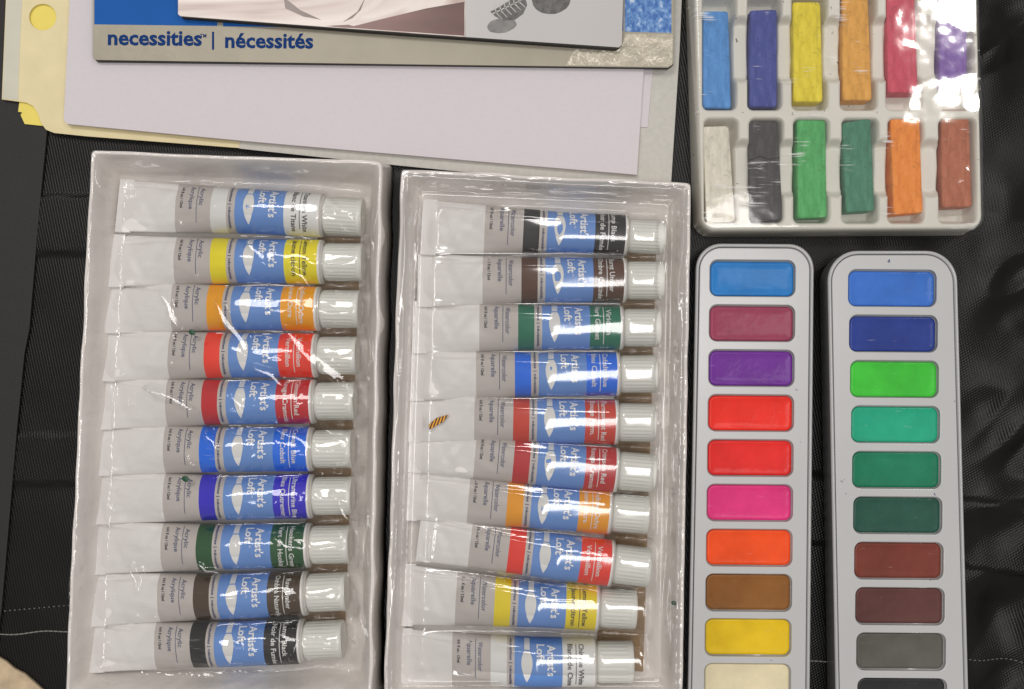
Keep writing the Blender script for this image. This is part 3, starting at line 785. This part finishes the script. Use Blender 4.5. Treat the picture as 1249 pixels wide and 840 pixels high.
def tin(pts, zt, rad, pans, label, slope=0.0):
    q = Quad(pts, zt)
    root = thing('watercolour_tin', label, 'paint tin', (q.mid[0], q.mid[1], 0))
    lp = lambda ins, r_: q.loop(ins, r_, 10)
    v, f = loft([(lp(4, rad-2), 1), (lp(1.5, rad), 4), (lp(1.5, rad), zt-7), (lp(0, rad), zt-5.5), (lp(-.4, rad), zt-2), (lp(0.6, rad), zt-.4), (lp(2.0, rad-1), zt), (lp(3.2, rad-2), zt-.8), (lp(3.8, rad-3), zt-4), (lp(3.8, rad-3), zt-9)], True, True)
    obj('tin_case', v, f, M['tin'], root)
    zp = zt-2.0
    outer = [tuple(p) for p in lp(4.6, rad-4)]
    holes = []; recs = []
    for (x0, y0, x1, y1, nm, rgb) in pans:
        a, b_ = W(x0, y0, zp), W(x1, y1, zp)
        cx_, cy_ = (a[0]+b_[0])/2, (a[1]+b_[1])/2; hx, hy = (b_[0]-a[0])/2, (a[1]-b_[1])/2
        holes.append(rr(cx_, cy_, hx, hy, 9.5, 6, -0.008)); recs.append((cx_, cy_, hx, hy, nm, rgb))
    v, f = outline_mesh([outer]+holes, zp, 2.4, 0.8)
    obj('insert_plate', v, f, M['tin_plate'], root, smooth=False)
    for cx_, cy_, hx, hy, nm, rgb in recs:
        rings = []
        for ins, z in ((-1.0, zp-11), (-0.8, zp-7.5), (1.3, zp-7.5), (1.6, zp-6.0), (2.4, zp-5.4), (5, zp-5.8), (10, zp-6.2)):
            rings.append((np.array(rr(cx_+0.5, cy_-0.5, hx-ins, hy-ins, max(2, 9.5-ins), 6, -0.008)), z))
        v, f = loft(rings, True, True)
        n_ = len(rings[0][0]); fm_ = [1 if k_ < 2*n_ else 0 for k_ in range(len(f))]; fm_[-1] = 1
        obj('paint_pan', v, f, [pan_mat(nm+' watercolour', rgb), M['gap']], root, fm=fm_)
    return root
PL = [('sky blue', (26, 124, 200)), ('wine', (156, 58, 88)), ('purple', (112, 38, 152)), ('scarlet', (238, 36, 14)), ('red', (226, 30, 24)),
      ('pink', (234, 50, 130)), ('orange', (246, 78, 6)), ('brown', (140, 88, 30)), ('yellow', (232, 194, 12)), ('cream', (226, 214, 178)), ('white', (225, 222, 214))]
PR = [('azure', (56, 116, 208)), ('dark blue', (32, 58, 142)), ('leaf green', (62, 198, 56)), ('turquoise', (24, 166, 128)), ('emerald', (14, 122, 88)),
      ('dark green', (34, 84, 70)), ('red brown', (120, 54, 40)), ('maroon brown', (96, 56, 52)), ('grey', (92, 92, 84)), ('black', (40, 40, 42)), ('soft black', (34, 34, 36))]
pansL = [(865.7-0.75*i, 316.8+54.7*i, 970.3-0.6*i, 361.6+54.9*i, *PL[i]) for i in range(11)]
pansR = [(1034.7+1.25*i, 328.5+55.4*i, 1142.6+1.4*i, 374+55.5*i, *PR[i]) for i in range(11)]
tin([(850, 297), (993, 298), (987, 930), (838, 930)], 34, 30, pansL, 'long grey watercolour tin with pink, orange and purple pans, nearer the tube boxes')
tin([(1010, 306), (1167, 306), (1184, 940), (1022, 940)], 46, 36, pansR, 'long grey watercolour tin with green, blue and brown pans, rightmost on the cloth')

# ---------------------------------------------------------------- papers and pads, upper left
def plate(name, px, z0, z1, mats_, label=None, cat=None, parent=None, bev=0.8, holes=None, round_=0):
    lp = [tuple(W(x, y, z1)[:2]) for x, y in px]
    hl = [[tuple(W(x, y, z1)[:2]) for x, y in h] for h in (holes or [])]
    v, f = outline_mesh([lp]+hl, z1, max(0.2, z1-z0-2*bev), bev)
    base = np.array([np.mean([p[0] for p in lp]), np.mean([p[1] for p in lp]), z0])
    if parent is not None: return obj(name, v, f, mats_, parent, smooth=False)
    o = obj(name, v, f, mats_, None, smooth=False, loc=base)
    if label: tag(o, label, cat)
    return o

plate('yellow_card', [(20, -140), (110, -140), (108, 154), (58, 154), (30, 151), (25, 140), (27, 137), (22, 136), (24, 120), (16, 100)], 3.0, 4.2, M['yellow_paper'],
      'bright yellow card peeking out below the cream folder at its notched corner', 'card', bev=0.2)
M['edge'] = mat('pale frosted tape', (206, 204, 186), 0.4, 0.05, 90)
hole = [(52+16.5*math.cos(a), 20.5+16*math.sin(a)) for a in np.linspace(0, 2*math.pi, 36, endpoint=False)]
plate('document_folder', [(10, -160), (840, -160), (829, 0), (818, 232), (760, 228), (480, 200), (300, 181), (105, 166), (66, 162), (56, 158), (50, 150), (46, 138), (40, 129), (32, 125), (2, 121), (7, 0)], 5.5, 7.5, M['manila'],
      'cream folder with a round punched hole lying under the white paper', 'folder', holes=[hole], bev=0.4)
plate('edge_tape', [(10.5, -155), (34, -155), (24, 60), (22, 122), (3, 120), (7.8, 0)], 7.55, 7.85, M['edge'], parent=bpy.data.objects['document_folder'], bev=0.1)
plate('backing_board', [(300, -150), (838, -150), (829, 60), (818, 233), (760, 229), (480, 201), (292, 181)], 7.9, 9.2, M['board'],
      'pale grey board showing at the right edge of the white paper', 'board', bev=0.3)
plate('paper_sheet', [(400, -100), (800, -100), (796, 86), (790, 155), (600, 148), (400, 130)], 9.6, 10.6, M['paper'],
      'narrow strip of white paper sticking out on the right below the drawing pad', 'paper', bev=0.2)
plate('drawing_paper', [(94, -120), (792, -120), (785, 88), (777, 213), (600, 198), (300, 172), (82, 151), (77.5, 146), (85, 0)], 11.0, 16.5, M['paper'],
      'stack of blank white drawing paper under the blue and gold pad', 'paper', bev=0.3)
# blue and gold pad
def R2(pts, z): return [tuple(W(x, y, z)[:2]) for x, y in pts]
pz = 25.0
pad = thing('sketch_pad', 'blue and gold sketch pad cover with blue lettering lying on the white paper', 'sketch pad', W(466, -20, 17))
plate('pad_block', [(114, -200), (825, -200), (821, 79), (816, 83), (500, 79), (118, 74.5), (113.5, 70)], 17.0, 23.5, M['padedge'], parent=pad, bev=0.4)
# the cover: gold card with blue panels printed on it
cov = MB()
v, f = outline_mesh([R2([(113, -200), (825, -200), (821.5, 74), (820, 79), (815, 82.3), (500, 78.3), (118, 73), (114.5, 72), (113, 68)], pz)], pz, 0.8, 0.3); cov.add(v, f, 0)
v, f = outline_mesh([R2([(115, -198), (265, -198), (265, 31.5), (115, 29.5)], pz)], pz+.12); cov.add(v, f, 1)
v, f = outline_mesh([R2([(272, -198), (760, -198), (760, 37.5), (272, 32)], pz)], pz+.12); cov.add(v, f, 1)
v, f = outline_mesh([R2([(762, -198), (819, -198), (819, 40), (762, 38.5)], pz)], pz+.12); cov.add(v, f, 2)
def flat_text(mb, s, cap, length, px, py, z, mi, bold, ang=0.0):
    v2, f2 = text_mesh(s, cap, length, bold)
    o = W(px, py, z); c_, s_ = math.cos(ang), math.sin(ang)
    mb.add([(o[0]+x*c_-y*s_, o[1]+x*s_+y*c_, z) for x, y in v2], f2, mi)
flat_text(cov, "necessities", 18.5, 112.5, 131.5, 54.2, pz+.2, 3, 0.75, -0.008)
flat_text(cov, "TM", 4.6, 7.5, 244, 45.6, pz+.2, 3, 0.12, -0.008)
v, f = outline_mesh([R2([(258.6, 38.5), (261.2, 38.5), (261.2, 60.5), (258.6, 60.5)], pz)], pz+.2); cov.add(v, f, 3)
flat_text(cov, "nécessités", 18.5, 105.5, 274.5, 57.6, pz+.2, 3, 0.75, -0.008)
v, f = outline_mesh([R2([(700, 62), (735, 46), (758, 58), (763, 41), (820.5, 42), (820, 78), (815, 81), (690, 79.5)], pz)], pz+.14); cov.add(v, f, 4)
# blue at the right end, its speckled glare painted into the colour
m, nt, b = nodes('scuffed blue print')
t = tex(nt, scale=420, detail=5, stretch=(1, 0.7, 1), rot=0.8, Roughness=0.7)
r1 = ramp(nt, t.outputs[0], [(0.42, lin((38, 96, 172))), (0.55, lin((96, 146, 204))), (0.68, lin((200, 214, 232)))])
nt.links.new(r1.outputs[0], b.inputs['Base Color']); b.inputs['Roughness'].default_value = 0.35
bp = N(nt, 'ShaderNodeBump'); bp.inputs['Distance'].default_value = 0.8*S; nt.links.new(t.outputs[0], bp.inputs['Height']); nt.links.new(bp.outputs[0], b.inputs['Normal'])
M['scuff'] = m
M['goldscuff'] = mat('scuffed champagne print', (184, 177, 160), 0.3, 0.12, 200, metal=0.3, bump=2.2, bscale=220)  # crinkled glare on the gold corner, painted as a paler patch
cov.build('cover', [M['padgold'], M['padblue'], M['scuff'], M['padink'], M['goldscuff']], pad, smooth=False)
# picture book on top
bz = 36.0
book = thing('art_book', 'book with a drapery painting and grey leaf drawing on its cover, topmost of the pads', 'book', W(488, -60, 25.5))
plate('page_block', [(219, -200), (764, -200), (757, 56), (752, 59.5), (500, 42), (222, 21), (219, 18)], 25.6, bz-1.0, M['padedge'], parent=book, bev=0.4)
m, nt, b = nodes('painted drapery print')
t = tex(nt, scale=17, detail=3, stretch=(0.6, 1.5, 1), rot=0.5, Distortion=2.2, Roughness=0.45)
r1 = ramp(nt, t.outputs[0], [(0.28, lin((150, 120, 112))), (0.40, lin((206, 190, 182))), (0.52, lin((232, 222, 214))), (0.60, lin((190, 166, 156))), (0.70, lin((222, 206, 198)))])
tc = N(nt, 'ShaderNodeTexCoord'); sx = N(nt, 'ShaderNodeSeparateXYZ'); nt.links.new(tc.outputs['Object'], sx.inputs[0])
nt.links.new(r1.outputs[0], b.inputs['Base Color']); b.inputs['Roughness'].default_value = 0.3
M['drape'] = m
m, nt, b = nodes('maroon ground print')
t = tex(nt, scale=30, detail=5, stretch=(0.4, 2.4, 1), rot=0.12, Distortion=0.8)
r1 = ramp(nt, t.outputs[0], [(0.3, lin((70, 48, 44))), (0.5, lin((112, 76, 70))), (0.7, lin((142, 98, 92)))])
nt.links.new(r1.outputs[0], b.inputs['Base Color']); b.inputs['Roughness'].default_value = 0.3
M['maroon'] = m
M['photo'] = mat('pale grey print', (196, 194, 192), 0.22, 0.03, 20)
M['sketch'] = mat('pencil grey', (96, 94, 92), 0.4, 0.5, 500, bump=0.1)
M['sketchL'] = mat('light pencil', (190, 188, 184), 0.4, 0.2, 300)
M['sketchS'] = mat('pencil shadow', (128, 126, 124), 0.4, 0.3, 300)
M['fold'] = mat('pale fold print', (226, 214, 206), 0.3, 0.05, 60)
M['foldd'] = mat('dark fold print', (122, 104, 98), 0.3, 0.15, 100)
cv = MB()
v, f = outline_mesh([R2([(217, -200), (566, -200), (568, 44.8), (400, 32.8), (220, 19.5), (217, 17)], bz)], bz, 0.8, 0.3); cv.add(v, f, 0)
v, f = outline_mesh([R2([(567, -200), (765, -200), (758.5, 54), (755, 57.5), (567, 44.8)], bz)], bz, 0.8, 0.3); cv.add(v, f, 2)
v, f = outline_mesh([R2([(424, 33.5), (470, 22), (520, 10), (566.5, 2), (566.5, 43.5)], bz)], bz+.1); cv.add(v, f, 1)
v, f = outline_mesh([R2([(404, 30), (424, 22), (450, 6), (470, -12), (480, -12), (462, 6), (436, 24), (420, 32)], bz)], bz+.15); cv.add(v, f, 6)
v, f = outline_mesh([R2([(346, -4), (366, 12), (392, 24), (370, 20), (348, 10)], bz)], bz+.15); cv.add(v, f, 7)
v, f = outline_mesh([R2([(418, 27), (436, 14), (446, -4), (440, 12), (430, 22)], bz)], bz+.2); cv.add(v, f, 7)
v, f = outline_mesh([R2([(398, 31.5), (425, 30), (440, 34), (420, 33.6)], bz)], bz+.2); cv.add(v, f, 1)
# walnut drawing: shaded nut, its shadow and a veined leaf
def blob(cx_, cy_, rx, ry, ang, sd, n=28):
    o = []
    for i in range(n):
        a = 2*math.pi*i/n; q_ = 1+0.10*mnoise.noise(Vector((math.cos(a)*2, math.sin(a)*2, sd)))
        x, y = rx*q_*math.cos(a), ry*q_*math.sin(a)
        o.append((cx_+x*math.cos(ang)-y*math.sin(ang), cy_+x*math.sin(ang)+y*math.cos(ang)))
    return o
v, f = outline_mesh([R2(blob(612, 31, 18, 9, -.15, 3.), bz)], bz+.10); cv.add(v, f, 5)
v, f = outline_mesh([R2(blob(672, -2, 24, 19, 0, 5.), bz)], bz+.12); cv.add(v, f, 3)
leaf = [(598, 14), (604, 20), (614, 25), (628, 24), (638, 17), (643, 6), (640, -6), (628, -4), (616, 4), (606, 10)]
v, f = outline_mesh([R2(leaf, bz)], bz+.14); cv.add(v, f, 3)
def bar(a, b_, wd):
    a = np.array(a, float); b_ = np.array(b_, float); u = (b_-a)/np.linalg.norm(b_-a); n = np.array([-u[1], u[0]])*wd/2
    return [tuple(a+n), tuple(b_+n*.5), tuple(b_-n*.5), tuple(a-n)]
cv.add([W(x, y, bz)*[1, 1, 0]+[0, 0, bz+.2] for x, y in bar((600, 17), (640, -2), 1.6)], [(0, 1, 2, 3)], 4)
for i in range(6):
    t_ = 0.12+i*0.14; p = (600+40*t_, 17-19*t_)
    for q_ in ((p[0]+8, p[1]+9-i*.3), (p[0]-1, p[1]-10+i)):
        cv.add([W(x, y, bz)*[1, 1, 0]+[0, 0, bz+.2] for x, y in bar(p, q_, 1.4)], [(0, 1, 2, 3)], 4)
cv.build('front_cover', [M['drape'], M['maroon'], M['photo'], M['sketch'], M['sketchL'], M['sketchS'], M['fold'], M['foldd']], book, smooth=False)

# ---------------------------------------------------------------- dark flap at the left, tan mat in the corner
flap = [(-160, -160), (-160, 900), (-20, 900), (2, 742), (21, 520), (30, 430), (36, 400), (46, 280), (52, 215), (57, 165), (58, 120), (62, -160)]
M['flap'] = mat('dark grey canvas', (28, 27, 25), 0.6, 0.10, 60, bump=0.35, bscale=900, stretch=(1, 3, 1))
plate('bag_flap', flap, -3.5, 1.5, M['flap'], 'dark grey fabric flap with a straight seam lying along the left edge', 'bag flap', bev=1.2)
mm = mat('tan woven fibre', (196, 176, 146), 0.9, 0.25, 160, bump=1.2, bscale=380, stretch=(1, 1, 1))
plate('tan_mat', [(-160, 700), (-3, 801), (6, 806), (18, 816), (30, 822), (48, 838), (75, 862), (120, 900), (-160, 1000)], -2.5, 2.4, mm,
      'tan fuzzy woven mat poking into the bottom left corner', 'mat', bev=1.0)

# ---------------------------------------------------------------- flecks
m, nt, b = nodes('gold and black stripes')
t = tex(nt, 'ShaderNodeTexWave', scale=300, rot=0.35, Distortion=0.6)
r1 = ramp(nt, t.outputs['Fac'], [(0.40, lin((40, 22, 8))), (0.55, lin((214, 150, 40)))])
nt.links.new(r1.outputs[0], b.inputs['Base Color']); b.inputs['Metallic'].default_value = 0.3
M['chip'] = m
zc_ = 33
lp = R2([(523, 518), (532, 510), (547.5, 505.5), (541, 514), (524, 524)], zc_)
v, f = box_pts(lp, zc_-2, zc_, 0.5)
o = obj('gold_flake', v, f, M['chip'], None, smooth=False, loc=(*W(535, 514, 30)[:2], zc_-2)); tag(o, 'tiny gold and black striped flake on the tail of a red-banded tube', 'flake')
gm = mat('dark green paint', (12, 70, 44), 0.4, 0.1)
for (x, y, rr_, z, lab) in ((234, 405, 4.2, 63, 'dark green paint fleck on the tube with vermilion bands'), (226, 584, 4.6, 63, 'dark green paint fleck on the ultramarine-banded tube'), (822, 735.5, 3.4, 56, 'dark green fleck on the right wall of the watercolour tube box')):
    lp = R2(blob(x, y, rr_, rr_*.8, .4, x*.1, 14), z)
    v, f = box_pts(lp, z-1, z, 0.4)
    o = obj('paint_fleck', v, f, gm, None, loc=(*W(x, y, z)[:2], z-1)); tag(o, lab, 'fleck')
